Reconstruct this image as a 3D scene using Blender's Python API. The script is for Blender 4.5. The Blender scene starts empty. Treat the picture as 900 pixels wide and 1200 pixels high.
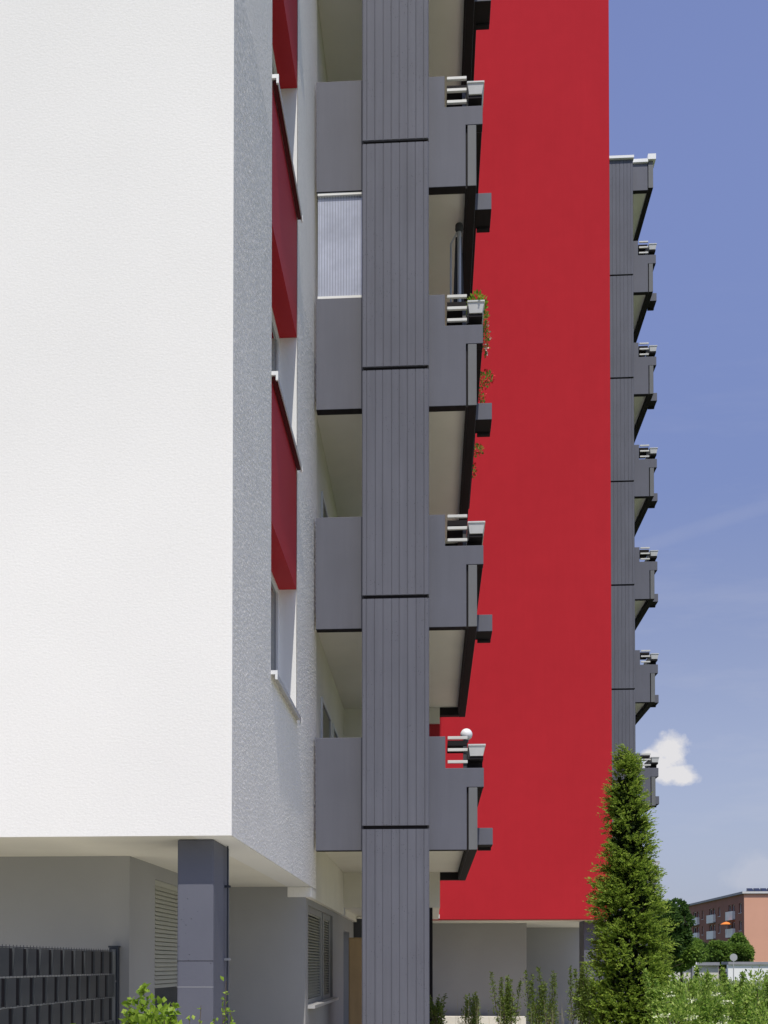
import bpy, math, random
import numpy as np
from mathutils import Vector, Matrix
R = math.radians
rnd = random.Random(7)
rng = np.random.default_rng(7)
S = bpy.context.scene
C = S.collection

# ------------------------------------------------------------------ camera
cam = bpy.data.cameras.new("camera"); camo = bpy.data.objects.new("camera", cam); C.objects.link(camo)
cam.sensor_fit = 'VERTICAL'; cam.sensor_height = 36; cam.sensor_width = 27; cam.lens = 33.0
cam.shift_y = 0.4257; cam.clip_start = 0.1; cam.clip_end = 2000
camo.location = (0, 0, 1.6)
camo.rotation_euler = (R(91.0), 0, R(2.966))
S.camera = camo

# ------------------------------------------------------------------ light
SUN = Vector((0.056, -0.55, 1.0)).normalized()
w = bpy.data.worlds.new("World"); S.world = w; w.use_nodes = True
nt = w.node_tree; N = nt.nodes; L = nt.links; N.clear()
def nd(t, **k):
    n = N.new(t)
    for a, b in k.items(): setattr(n, a, b)
    return n
def mth(op, a, b=None, clamp=False):
    n = nd('ShaderNodeMath', operation=op); n.use_clamp = clamp
    for i, v in enumerate((a, b)):
        if v is None: continue
        if isinstance(v, (int, float)): n.inputs[i].default_value = v
        else: L.new(v, n.inputs[i])
    return n.outputs[0]
sky = nd('ShaderNodeTexSky', sky_type='NISHITA'); sky.sun_disc = False
sky.sun_elevation = math.asin(SUN.z); sky.sun_rotation = math.atan2(SUN.x, SUN.y)
sky.altitude = 400; sky.air_density = 1.0; sky.dust_density = 0.35; sky.ozone_density = 2.6
hs = nd('ShaderNodeHueSaturation'); hs.inputs['Hue'].default_value = 0.52
hs.inputs['Saturation'].default_value = 0.91; hs.inputs['Value'].default_value = 1.0
L.new(sky.outputs[0], hs.inputs['Color'])
tc = nd('ShaderNodeTexCoord'); sp = nd('ShaderNodeSeparateXYZ'); L.new(tc.outputs['Generated'], sp.inputs[0])
ysafe = mth('MAXIMUM', sp.outputs[1], 0.05)
u = mth('DIVIDE', sp.outputs[0], ysafe); v = mth('DIVIDE', sp.outputs[2], ysafe)
cx = nd('ShaderNodeCombineXYZ'); L.new(u, cx.inputs[0]); L.new(v, cx.inputs[1])
def noise(scale, detail=5, rough=.55, vec=None, sx=1, sy=1):
    m = nd('ShaderNodeMapping'); m.inputs['Scale'].default_value = (sx, sy, 1)
    L.new(vec or cx.outputs[0], m.inputs[0])
    n = nd('ShaderNodeTexNoise'); n.inputs['Scale'].default_value = scale
    n.inputs['Detail'].default_value = detail; n.inputs['Roughness'].default_value = rough
    L.new(m.outputs[0], n.inputs['Vector']); return n.outputs[0]
def blob(u0, v0, ru, rv):
    a = mth('DIVIDE', mth('SUBTRACT', u, u0), ru); b = mth('DIVIDE', mth('SUBTRACT', v, v0), rv)
    return mth('SUBTRACT', 1.0, mth('SQRT', mth('ADD', mth('MULTIPLY', a, a), mth('MULTIPLY', b, b))))
blobs = [(.2500, .2240, .022, .024), (.2385, .2130, .024, .019), (.2500, .2010, .030, .013), (.2630, .1960, .022, .009), (.2300, .2190, .012, .010)]
acc = None
for b in blobs:
    o = blob(*b); acc = o if acc is None else mth('MAXIMUM', acc, o)
nn = noise(52, 8, .62)
cl = mth('ADD', acc, mth('MULTIPLY', mth('SUBTRACT', nn, .5), 1.35))
cl = mth('MULTIPLY', cl, 1.9, True)
gate = mth('GREATER_THAN', sp.outputs[1], 0.1)
cl = mth('MULTIPLY', cl, gate)
# thin veils of cirrus all round
ci = mth('MULTIPLY', mth('SUBTRACT', noise(3.2, 7, .62, None, 1.0, 4.5), .50), 1.1, True)
low = mth('SUBTRACT', 1.0, mth('MULTIPLY', v, 1.3), True)
ci = mth('MULTIPLY', mth('MULTIPLY', ci, low), gate)
ln = mth('DIVIDE', mth('SUBTRACT', v, mth('ADD', mth('MULTIPLY', u, .317), .3716)), .010)   # a faded contrail
ct = mth('MULTIPLY', mth('SUBTRACT', 1.0, mth('MULTIPLY', ln, ln), True), mth('MULTIPLY', noise(16, 5), .13))
ci = mth('MAXIMUM', ci, mth('MULTIPLY', ct, gate))
pf = mth('MULTIPLY', mth('ADD', mth('MAXIMUM', blob(.340, .100, .03, .02), blob(.335, .092, .035, .018)), mth('MULTIPLY', mth('SUBTRACT', nn, .5), 1.2)), .5, True)
ci = mth('MAXIMUM', ci, mth('MULTIPLY', mth('MINIMUM', pf, .28), gate))
mixc = nd('ShaderNodeMix', data_type='RGBA'); L.new(ci, mixc.inputs[0])
# pale haze towards the horizon, the same all round
hz = mth('SUBTRACT', 1.05, mth('MULTIPLY', mth('ABSOLUTE', sp.outputs[2]), 2.4), True)
mixh = nd('ShaderNodeMix', data_type='RGBA'); L.new(hz, mixh.inputs[0]); 
dim = nd('ShaderNodeMapRange', interpolation_type='SMOOTHSTEP'); L.new(mth('ABSOLUTE', sp.outputs[2]), dim.inputs[0])
for i_, v_ in ((1, .25), (2, .68), (3, .66), (4, 1.04)): dim.inputs[i_].default_value = v_
vm = nd('ShaderNodeVectorMath', operation='SCALE'); L.new(hs.outputs[0], vm.inputs[0]); L.new(dim.outputs[0], vm.inputs['Scale'])
L.new(vm.outputs[0], mixh.inputs[6]); mixh.inputs[7].default_value = (1.95, 2.12, 2.75, 1)
L.new(mixh.outputs[2], mixc.inputs[6]); mixc.inputs[7].default_value = (3.3, 3.3, 3.6, 1)
mixd = nd('ShaderNodeMix', data_type='RGBA'); L.new(cl, mixd.inputs[0]); L.new(mixc.outputs[2], mixd.inputs[6]); mixd.inputs[7].default_value = (3.9, 3.85, 3.95, 1)
bg = nd('ShaderNodeBackground'); bg.inputs[1].default_value = 0.15
L.new(mixd.outputs[2], bg.inputs[0])
wo = nd('ShaderNodeOutputWorld'); L.new(bg.outputs[0], wo.inputs[0])

sl = bpy.data.lights.new("sun", 'SUN'); sl.energy = 2.95; sl.angle = R(.53); sl.color = (1, .945, .85)
so = bpy.data.objects.new("sun", sl); C.objects.link(so); so.rotation_euler = SUN.to_track_quat('Z', 'Y').to_euler()
so.location = (0, -10, 30)
S.view_settings.view_transform = 'Standard'; S.view_settings.look = 'None'
S.view_settings.exposure = 0.38; S.view_settings.gamma = 1.0
try: S.view_settings.use_curve_mapping = False
except Exception: pass
S.render.engine = 'CYCLES'
S.cycles.max_bounces = 8; S.cycles.diffuse_bounces = 5

# ------------------------------------------------------------------ materials
MAT = {}
def mat(name, col, rough=.8, bump=None, var=None, streak=None, spec=.3, metal=0, pits=None, speck=None, trans=0, island=None, alpha=None):
    """bump=(scale, distance, (sx,sy,sz)); var=(scale, amount); streak=(amount); pits=(scale, threshold)"""
    m = bpy.data.materials.new(name); m.use_nodes = True; t = m.node_tree; n = t.nodes; l = t.links
    b = n['Principled BSDF']; b.inputs['Base Color'].default_value = (*col, 1); b.inputs['Roughness'].default_value = rough
    b.inputs['Specular IOR Level'].default_value = spec; b.inputs['Metallic'].default_value = metal
    if trans: b.inputs['Transmission Weight'].default_value = trans
    if alpha: b.inputs['Alpha'].default_value = alpha
    co = n.new('ShaderNodeTexCoord').outputs['Object']
    def nz(scale, det=4, st=(1, 1, 1), rg=.55):
        mp = n.new('ShaderNodeMapping'); mp.inputs['Scale'].default_value = st; l.new(co, mp.inputs[0])
        x = n.new('ShaderNodeTexNoise'); x.inputs['Scale'].default_value = scale; x.inputs['Detail'].default_value = det
        x.inputs['Roughness'].default_value = rg; l.new(mp.outputs[0], x.inputs['Vector']); return x.outputs[0]
    cur = None
    def mul(fac_out, lo, hi, a=.3, bb=.7):
        nonlocal cur
        mr = n.new('ShaderNodeMapRange'); mr.inputs[1].default_value = a; mr.inputs[2].default_value = bb
        mr.inputs[3].default_value = lo; mr.inputs[4].default_value = hi; l.new(fac_out, mr.inputs[0])
        mx = n.new('ShaderNodeMix'); mx.data_type = 'RGBA'; mx.blend_type = 'MULTIPLY'; mx.inputs[0].default_value = 1
        if cur is None: mx.inputs[6].default_value = (*col, 1)
        else: l.new(cur, mx.inputs[6])
        l.new(mr.outputs[0], mx.inputs[7]); cur = mx.outputs[2]
    if island:
        g = n.new('ShaderNodeNewGeometry'); cr = n.new('ShaderNodeValToRGB')
        e = cr.color_ramp.elements; e[0].color = (*island[0], 1); e[1].color = (*island[-1], 1)
        for i, c in enumerate(island[1:-1]):
            q = cr.color_ramp.elements.new((i + 1) / (len(island) - 1)); q.color = (*c, 1)
        l.new(g.outputs['Random Per Island'], cr.inputs[0]); cur = cr.outputs[0]
    if var: mul(nz(var[0], 5), 1 - var[1], 1 + var[1])
    if streak: mul(nz(1.4, 6, (9, 9, .5)), 1 - streak, 1 + streak * .5)
    if speck: mul(nz(speck[0], 2), 1 - speck[1], 1 + speck[1])
    hsum = None
    if pits:
        vo = n.new('ShaderNodeTexVoronoi'); vo.inputs['Scale'].default_value = pits[0]; l.new(co, vo.inputs['Vector'])
        gate_ = nz(pits[2] if len(pits) > 2 else 2.2, 3)
        r1 = n.new('ShaderNodeMapRange'); r1.inputs[1].default_value = pits[1]; r1.inputs[2].default_value = pits[1] * 1.5
        l.new(vo.outputs['Distance'], r1.inputs[0])
        g1 = n.new('ShaderNodeMath'); g1.operation = 'LESS_THAN'; g1.inputs[1].default_value = .53; l.new(gate_, g1.inputs[0])
        mxx = n.new('ShaderNodeMath'); mxx.operation = 'MAXIMUM'; l.new(r1.outputs[0], mxx.inputs[0]); l.new(g1.outputs[0], mxx.inputs[1])
        mul(mxx.outputs[0], .35, 1.0, 0, 1); hsum = mxx.outputs[0]
    if cur is not None: l.new(cur, b.inputs['Base Color'])
    prev = None
    if bump:
        bp = n.new('ShaderNodeBump'); bp.inputs['Strength'].default_value = 1; bp.inputs['Distance'].default_value = bump[1]
        l.new(nz(bump[0], 4, bump[2] if len(bump) > 2 else (1, 1, 1), .6), bp.inputs['Height']); prev = bp.outputs[0]
    if hsum is not None:
        bp = n.new('ShaderNodeBump'); bp.inputs['Distance'].default_value = .004
        l.new(hsum, bp.inputs['Height'])
        if prev: l.new(prev, bp.inputs['Normal'])
        prev = bp.outputs[0]
    if prev: l.new(prev, b.inputs['Normal'])
    MAT[name] = m; return m
WHITE = mat('white_stucco', (.79, .775, .735), .95, bump=(60, .0018, (.55, .55, 1.1)), var=(.45, .03), speck=(60, .03), spec=.15)
WSIDE = mat('white_stucco_grazed', (.84, .81, .75), .95, bump=(58, .010, (1, .42, 1.0)), var=(.9, .035), streak=.03, speck=(45, .05), spec=.15)
WPAINT = mat('white_paint', (.80, .80, .78), .7, bump=(60, .0006), spec=.2)
CREAM = mat('cream_paint', (.74, .72, .645), .85, bump=(40, .0008), var=(1.1, .05), spec=.15)
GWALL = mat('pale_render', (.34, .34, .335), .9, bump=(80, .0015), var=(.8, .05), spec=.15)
RED = mat('red_stucco', (.445, .026, .036), .95, bump=(70, .0018, (.6, .6, 1)), var=(.35, .035), speck=(3, .02), streak=.02, spec=.02)
REDP = mat('red_panel', (.42, .018, .026), .55, bump=(30, .0003), var=(1.0, .04), spec=.3)
REDK = mat('dark_red_sill_shade', (.07, .006, .008), .6)  # dark red mixed to imitate the shade below the window sills
FIN = mat('grey_ribbed_concrete', (.118, .122, .149), .75, bump=(55, .0012), var=(1.0, .07), streak=.10, pits=(34, .10, 2.6), spec=.25)
PANEL = mat('grey_painted_concrete', (.118, .122, .149), .7, bump=(40, .0006), var=(1.3, .05), streak=.06, spec=.25)
POST = mat('grey_painted_edge', (.145, .150, .156), .7, bump=(40, .0006), var=(2, .05), streak=.05, spec=.25)
BLACK = mat('matte_near_black', (.018, .016, .018), .8, bump=(30, .001), spec=.15)
RAIL = mat('pale_grey_metal', (.58, .58, .55), .5, var=(6, .06), spec=.4)
TROUGH = mat('off_white_planter', (.55, .56, .56), .6, var=(4, .08), streak=.06, spec=.3)
SOIL = mat('soil', (.05, .035, .025), .95, bump=(40, .01))
GLASS = mat('window_glass', (.02, .025, .028), .06, spec=.6)
GFRAME = mat('grey_window_frame', (.30, .31, .30), .5, spec=.3)
FRAME = mat('white_frame', (.72, .73, .74), .45, spec=.4)
SILL = mat('aluminium_sill', (.5, .5, .5), .45, var=(5, .05), spec=.5, metal=.3)
COLM = mat('blue_grey_column_paint', (.118, .122, .149), .65, bump=(45, .0008), var=(1.6, .07), pits=(30, .085, 3.5), spec=.3)
SHUT = mat('olive_shutter_slat', (.40, .40, .34), .5, var=(3, .05), spec=.3)
STRIP = mat('anthracite_strip', (.055, .060, .062), .45, bump=(25, .0004, (1, .3, 3)), var=(5, .15), spec=.4)
POSTB = mat('anthracite_steel', (.020, .026, .038), .4, spec=.45)
WIRE = mat('galvanised_wire', (.20, .21, .21), .45, metal=.3, spec=.5)
TAN = mat('tan_board', (.36, .25, .13), .7, bump=(30, .0005, (6, 6, .4)), var=(3, .1), streak=.1)
DKMETAL = mat('dark_metal', (.05, .052, .058), .45, spec=.5)
GALV = mat('silver_pole', (.40, .40, .40), .5, metal=.15, spec=.5)
GLOBE = mat('opal_globe', (.86, .86, .85), .25, spec=.5)
PALEPL = mat('pale_plinth', (.62, .60, .54), .9, bump=(20, .002), var=(3, .08))
FABRIC = mat('charcoal_fabric', (.05, .05, .055), .9, bump=(80, .001))
GRASS = mat('lawn', (.12, .15, .06), .95, var=(.6, .25), bump=(30, .02))
PAVE = mat('beige_paving', (.56, .53, .43), .9, bump=(12, .004), var=(1.4, .12))
ROAD = mat('asphalt', (.06, .06, .062), .9, bump=(60, .003), var=(.8, .15))
BROWN = mat('brown_render', (.26, .135, .105), .9, var=(.5, .06), spec=.1)
SALM = mat('salmon_render', (.64, .35, .24), .9, var=(.25, .04), spec=.1)
BWHITE = mat('balcony_white', (.72, .72, .70), .7, var=(.8, .06))
ROOFG = mat('roof_grey', (.27, .27, .29), .6, var=(1, .1))
SOLAR = mat('solar_blue', (.02, .025, .05), .25, spec=.6)
ORANGE = mat('orange_cloth', (.85, .25, .05), .8)
BLUEC = mat('blue_cloth', (.25, .50, .72), .8)
BARK = mat('bark', (.10, .075, .05), .9, bump=(30, .01, (1, 1, .2)))
CONIF = mat('conifer_leaf', (.1, .15, .03), .6, spec=.25, island=[(.10, .17, .025), (.20, .30, .04), (.30, .42, .06), (.44, .54, .09)])
HEDGE = mat('hedge_leaf', (.1, .2, .03), .55, spec=.3, island=[(.11, .21, .03), (.21, .35, .05), (.33, .47, .08), (.48, .58, .17)])
YOUNG = mat('young_leaf', (.2, .3, .04), .5, spec=.3, island=[(.14, .24, .02), (.25, .38, .035), (.34, .46, .06)])
SHRUBL = mat('shrub_leaf', (.1, .15, .03), .55, spec=.3, island=[(.08, .13, .022), (.15, .22, .035), (.24, .31, .07)])
DARKL = mat('dark_tree_leaf', (.04, .08, .02), .6, spec=.2, island=[(.03, .07, .016), (.06, .12, .025), (.10, .18, .035)])
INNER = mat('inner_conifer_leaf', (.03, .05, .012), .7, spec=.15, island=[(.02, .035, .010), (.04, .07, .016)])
MIDL = mat('mid_tree_leaf', (.06, .12, .02), .6, spec=.2, island=[(.09, .17, .03), (.16, .27, .04), (.25, .37, .07)])
FLOWW = mat('cream_blossom', (.62, .66, .42), .8, island=[(.42, .50, .22), (.66, .70, .45), (.8, .8, .62)])
FLOWR = mat('red_petal', (.45, .02, .03), .6, island=[(.55, .01, .02), (.80, .03, .05)])
FLOWP = mat('pale_petal', (.75, .55, .50), .6)
STALK = mat('dry_stalk', (.33, .30, .18), .9)
RIBM = mat('plastic_rib', (.24, .26, .33), .3, spec=.5)
POLYC = mat('polycarbonate', (.47, .50, .60), .16, var=(1.6, .22), speck=(9, .05), spec=.8)
# leaves let some light through
for m_ in (INNER, CONIF, HEDGE, YOUNG, SHRUBL, DARKL, MIDL):
    t_ = m_.node_tree; pb = t_.nodes['Principled BSDF']; tr = t_.nodes.new('ShaderNodeBsdfTranslucent'); ms = t_.nodes.new('ShaderNodeMixShader')
    ms.inputs[0].default_value = .45; src = pb.inputs['Base Color'].links[0].from_socket
    t_.links.new(src, tr.inputs[0]); t_.links.new(pb.outputs[0], ms.inputs[1]); t_.links.new(tr.outputs[0], ms.inputs[2])
    t_.links.new(ms.outputs[0], t_.nodes['Material Output'].inputs[0])

# ------------------------------------------------------------------ builders
ORG = {}
class MB:
    def __init__(s): s.v = []; s.f = []; s.m = []
    def poly(s, pts, mi=0):
        b = len(s.v); s.v += [tuple(p) for p in pts]; s.f.append(tuple(range(b, b + len(pts)))); s.m.append(mi); return s
    def box(s, x0, x1, y0, y1, z0, z1, mi=0, bottom=None, top=None):
        if x0 > x1: x0, x1 = x1, x0
        if y0 > y1: y0, y1 = y1, y0
        if z0 > z1: z0, z1 = z1, z0
        b = len(s.v)
        s.v += [(x0, y0, z0), (x1, y0, z0), (x1, y1, z0), (x0, y1, z0), (x0, y0, z1), (x1, y0, z1), (x1, y1, z1), (x0, y1, z1)]
        fs = [(0, 3, 2, 1), (4, 5, 6, 7), (0, 1, 5, 4), (1, 2, 6, 5), (2, 3, 7, 6), (3, 0, 4, 7)]
        s.f += [tuple(b + i for i in q) for q in fs]
        s.m += [mi if bottom is None else bottom, mi if top is None else top, mi, mi, mi, mi]; return s
    def prism(s, poly, y0, y1, mi=0, bottom=None, axis='y'):
        """poly: CCW list of (x,z) seen from -Y; extruded along Y (or list of (y,z) along X for axis='x', (x,y) along z)"""
        n = len(poly); b = len(s.v)
        if axis == 'y': P = lambda a, c, t: (a, t, c)
        elif axis == 'x': P = lambda a, c, t: (t, a, c)
        else: P = lambda a, c, t: (a, c, t)
        s.v += [P(a, c, y0) for a, c in poly] + [P(a, c, y1) for a, c in poly]
        s.f.append(tuple(b + i for i in range(n))); s.m.append(mi)
        s.f.append(tuple(b + n + i for i in reversed(range(n)))); s.m.append(mi)
        for i in range(n):
            j = (i + 1) % n
            s.f.append((b + i, b + n + i, b + n + j, b + j))
            down = axis == 'y' and poly[j][0] > poly[i][0] + 1e-6 and abs(poly[j][1] - poly[i][1]) < 1e-6
            s.m.append(bottom if (bottom is not None and down) else mi)
        return s
    def tube(s, p, q, r0, r1=None, n=8, mi=0, cap=True):
        p = Vector(p); q = Vector(q); r1 = r0 if r1 is None else r1
        d = (q - p).normalized(); a = d.orthogonal().normalized(); c = d.cross(a); b = len(s.v)
        for pt, r in ((p, r0), (q, r1)):
            for i in range(n):
                t = 2 * math.pi * i / n; s.v.append(tuple(pt + (a * math.cos(t) + c * math.sin(t)) * r))
        for i in range(n):
            j = (i + 1) % n; s.f.append((b + i, b + j, b + n + j, b + n + i)); s.m.append(mi)
        if cap:
            s.f.append(tuple(b + i for i in reversed(range(n)))); s.m.append(mi)
            s.f.append(tuple(b + n + i for i in range(n))); s.m.append(mi)
        return s
    def lathe(s, cx_, cy_, prof, n=20, mi=0):
        b = len(s.v)
        for r, z in prof:
            for i in range(n):
                t = 2 * math.pi * i / n; s.v.append((cx_ + r * math.cos(t), cy_ + r * math.sin(t), z))
        for k in range(len(prof) - 1):
            for i in range(n):
                j = (i + 1) % n; s.f.append((b + k * n + i, b + k * n + j, b + (k + 1) * n + j, b + (k + 1) * n + i)); s.m.append(mi)
        return s
    def grid_wall(s, us, vs, holes, P, th, mi=0):
        """wall sheet with rectangular holes, real thickness; P(u, v, depth) -> point, depth 0 = outer face"""
        us = sorted(set(us) | {h[0] for h in holes} | {h[1] for h in holes}); vs = sorted(set(vs) | {h[2] for h in holes} | {h[3] for h in holes})
        def solid(i, j):
            if i < 0 or j < 0 or i >= len(us) - 1 or j >= len(vs) - 1: return False
            a = (us[i] + us[i + 1]) / 2; b = (vs[j] + vs[j + 1]) / 2
            return not any(h[0] < a < h[1] and h[2] < b < h[3] for h in holes)
        for i in range(len(us) - 1):
            for j in range(len(vs) - 1):
                if not solid(i, j): continue
                a, b, c, d = us[i], us[i + 1], vs[j], vs[j + 1]
                s.poly([P(a, c, 0), P(b, c, 0), P(b, d, 0), P(a, d, 0)], mi)
                s.poly([P(a, d, th), P(b, d, th), P(b, c, th), P(a, c, th)], mi)
                if not solid(i - 1, j): s.poly([P(a, c, 0), P(a, d, 0), P(a, d, th), P(a, c, th)], mi)
                if not solid(i + 1, j): s.poly([P(b, d, 0), P(b, c, 0), P(b, c, th), P(b, d, th)], mi)
                if not solid(i, j - 1): s.poly([P(b, c, 0), P(a, c, 0), P(a, c, th), P(b, c, th)], mi)
                if not solid(i, j + 1): s.poly([P(a, d, 0), P(b, d, 0), P(b, d, th), P(a, d, th)], mi)
        return s
    def build(s, name, mats, parent=None, bev=0, org=None, smooth=False):
        if not isinstance(mats, (list, tuple)): mats = [mats]
        o = ORG.get(parent.name, Vector((0, 0, 0))) if parent else Vector(org or (0, 0, 0))
        me = bpy.data.meshes.new(name); me.from_pydata([(x - o.x, y - o.y, z - o.z) for x, y, z in s.v], [], s.f)
        for m in mats: me.materials.append(m)
        me.polygons.foreach_set('material_index', s.m)
        if smooth: me.polygons.foreach_set('use_smooth', [True] * len(s.f))
        me.update()
        ob = bpy.data.objects.new(name, me); C.objects.link(ob)
        if parent: ob.parent = parent
        else: ob.location = o
        ORG[ob.name] = o
        if bev:
            bm = ob.modifiers.new('bevel', 'BEVEL'); bm.width = bev; bm.segments = 2; bm.limit_method = 'ANGLE'; bm.angle_limit = R(50)
        return ob
def tag(o, label=None, cat=None, group=None, kind=None):
    if label: o['label'] = label
    if cat: o['category'] = cat
    if group: o['group'] = group
    if kind: o['kind'] = kind
    return o
def thing(name, loc, label, cat, group=None):
    o = bpy.data.objects.new(name, None); o.empty_display_size = .2; C.objects.link(o); o.location = loc
    ORG[o.name] = Vector(loc); return tag(o, label, cat, group)
def copy_tree(o, parent, dloc=(0, 0, 0), label=None):
    c = o.copy(); C.objects.link(c); c.parent = parent; c.location = o.location + Vector(dloc)
    ORG[c.name] = ORG[o.name] + Vector(dloc)
    for ch in [k for k in bpy.data.objects if k.parent == o]:
        copy_tree(ch, c)
    return c

def numesh(name, V, F, mats, parent=None, org=(0, 0, 0), kind=None, mi=None):
    o = ORG[parent.name] if parent else Vector(org)
    V = np.asarray(V, dtype=np.float32) - np.array(o, dtype=np.float32); F = np.asarray(F, dtype=np.int32)
    me = bpy.data.meshes.new(name); me.vertices.add(len(V)); me.vertices.foreach_set('co', V.ravel())
    k = F.shape[1]; me.loops.add(F.size); me.loops.foreach_set('vertex_index', F.ravel())
    me.polygons.add(len(F)); me.polygons.foreach_set('loop_start', np.arange(0, F.size, k, dtype=np.int32))
    me.update(calc_edges=True)
    for m in mats: me.materials.append(m)
    if mi is not None: me.polygons.foreach_set('material_index', np.asarray(mi, dtype=np.int32))
    ob = bpy.data.objects.new(name, me); C.objects.link(ob); ORG[ob.name] = o
    if parent: ob.parent = parent
    else: ob.location = o
    if kind: ob['kind'] = kind
    return ob

# ------------------------------------------------------------------ the ground
g = MB().poly([(-600, -300, 0), (600, -300, 0), (600, 900, 0), (-600, 900, 0)]).build('lawn', GRASS); tag(g, 'green lawn round the buildings', None, None, 'structure')
g = MB().box(-12, 8.5, -6, 27, -.2, .03).build('paving', PAVE); tag(g, 'beige paving at the foot of the buildings', None, None, 'structure')
g = MB().box(10, 300, 97, 140, -.2, .02).build('road', ROAD); tag(g, 'asphalt road behind the low wall', None, None, 'structure')

# ------------------------------------------------------------------ balcony module (near tower, level 0)
Z0 = 3.02; YB = 11.66
def make_balcony(parent):
    z = Z0
    b = MB().box(-1.498, .444, 11.935, 15.798, z + .13, z + .30, 0).box(-1.44, .444, 11.782, 11.9345, z + .13, z + .30, 0)
    b.box(.124, .444, 15.798, 15.80, z + .16, z + .30, 0)
    bal = b.build('balcony', CREAM, parent)
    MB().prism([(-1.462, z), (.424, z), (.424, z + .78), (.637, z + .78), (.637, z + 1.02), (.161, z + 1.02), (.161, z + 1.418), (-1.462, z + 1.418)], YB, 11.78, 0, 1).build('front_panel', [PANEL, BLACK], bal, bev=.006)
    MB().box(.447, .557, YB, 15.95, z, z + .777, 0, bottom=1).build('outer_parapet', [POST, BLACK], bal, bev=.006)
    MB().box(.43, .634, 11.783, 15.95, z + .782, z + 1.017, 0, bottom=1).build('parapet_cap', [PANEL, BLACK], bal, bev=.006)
    MB().box(.424, .4465, 11.70, 15.7, z + .002, z + .778, 0).build('shadow_gap_strip', BLACK, bal)
    MB().box(.124, .445, 15.80, 15.94, z + .002, z + .15, 0, bottom=0).build('back_beam', BLACK, bal)
    MB().box(.5575, .78, 12.2, 12.52, z + .13, z + .35, 0, bottom=1).box(.60, .775, 12.49, 12.55, z + .095, z + .129, 1).build('water_spout', [PANEL, BLACK], bal, bev=.005)
    for zz, y1 in ((1.385, 11.76), (1.235, 11.75), (1.085, 11.75)):
        MB().box(.19, .437, 11.675, 11.705, z + zz, z + zz + .036).build('railing_slat', RAIL, bal, bev=.003)
    MB().box(.19, .437, 11.765, 12.2, z + 1.325, z + 1.39).build('railing_tray', BLACK, bal)
    MB().box(.385, .43, 11.77, 11.82, z + 1.02, z + 1.32).box(.385, .43, 13.6, 13.65, z + 1.02, z + 1.32).build('railing_post', DKMETAL, bal)
    for yy in (11.85, 12.4):
        MB().box(.44, .63, yy, yy + .03, z + 1.02, z + 1.168).build('planter_bracket', BLACK, bal)
    return bal
def make_trough(label, group, dz, dy=0, dx=0, plant=False):
    o = Vector((.55 + dx, 11.66 + dy, Z0 + dz + 1.168))
    t = thing('planter_trough', o, label, 'planter', group)
    z = Z0 + dz; x = dx; y = dy
    b = MB(); p = [(.468, 1.170), (.627, 1.170), (.653, 1.305), (.447, 1.305)]; q = [(.462, 1.305), (.638, 1.305)]
    P = [(a + x, c + z) for a, c in p]
    b.poly([(P[0][0], 11.66 + y, P[0][1]), (P[1][0], 11.66 + y, P[1][1]), (P[2][0], 11.64 + y, P[2][1]), (P[3][0], 11.64 + y, P[3][1])])
    b.poly([(P[1][0], 12.5 + y, P[1][1]), (P[0][0], 12.5 + y, P[0][1]), (P[3][0], 12.52 + y, P[3][1]), (P[2][0], 12.52 + y, P[2][1])])
    b.poly([(P[1][0], 11.66 + y, P[1][1]), (P[1][0], 12.5 + y, P[1][1]), (P[2][0], 12.52 + y, P[2][1]), (P[2][0], 11.64 + y, P[2][1])])
    b.poly([(P[0][0], 12.5 + y, P[0][1]), (P[0][0], 11.66 + y, P[0][1]), (P[3][0], 11.64 + y, P[3][1]), (P[3][0], 12.52 + y, P[3][1])])
    b.poly([(P[0][0], 12.5 + y, P[0][1]), (P[1][0], 12.5 + y, P[1][1]), (P[1][0], 11.66 + y, P[1][1]), (P[0][0], 11.66 + y, P[0][1])])
    b.box(P[3][0] - .004, P[2][0] + .004, 11.632 + y, 11.646 + y, P[3][1] - .012, P[3][1] + .006)
    b.box(P[3][0] - .006, P[3][0] + .008, 11.646 + y, 12.514 + y, P[3][1] - .012, P[3][1] + .006)
    b.box(P[2][0] - .008, P[2][0] + .006, 11.646 + y, 12.514 + y, P[3][1] - .012, P[3][1] + .006)
    b.build('trough', TROUGH, t)
    MB().box(.462 + x, .632 + x, 11.675 + y, 12.5 + y, z + 1.13, z + 1.168).build('dark_underside', BLACK, t)  # near-black plate covering the underside of the trough
    MB().box(.462 + x, .638 + x, 11.66 + y, 12.5 + y, z + 1.26, z + 1.285).build('soil', SOIL, t)
    return t

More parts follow.
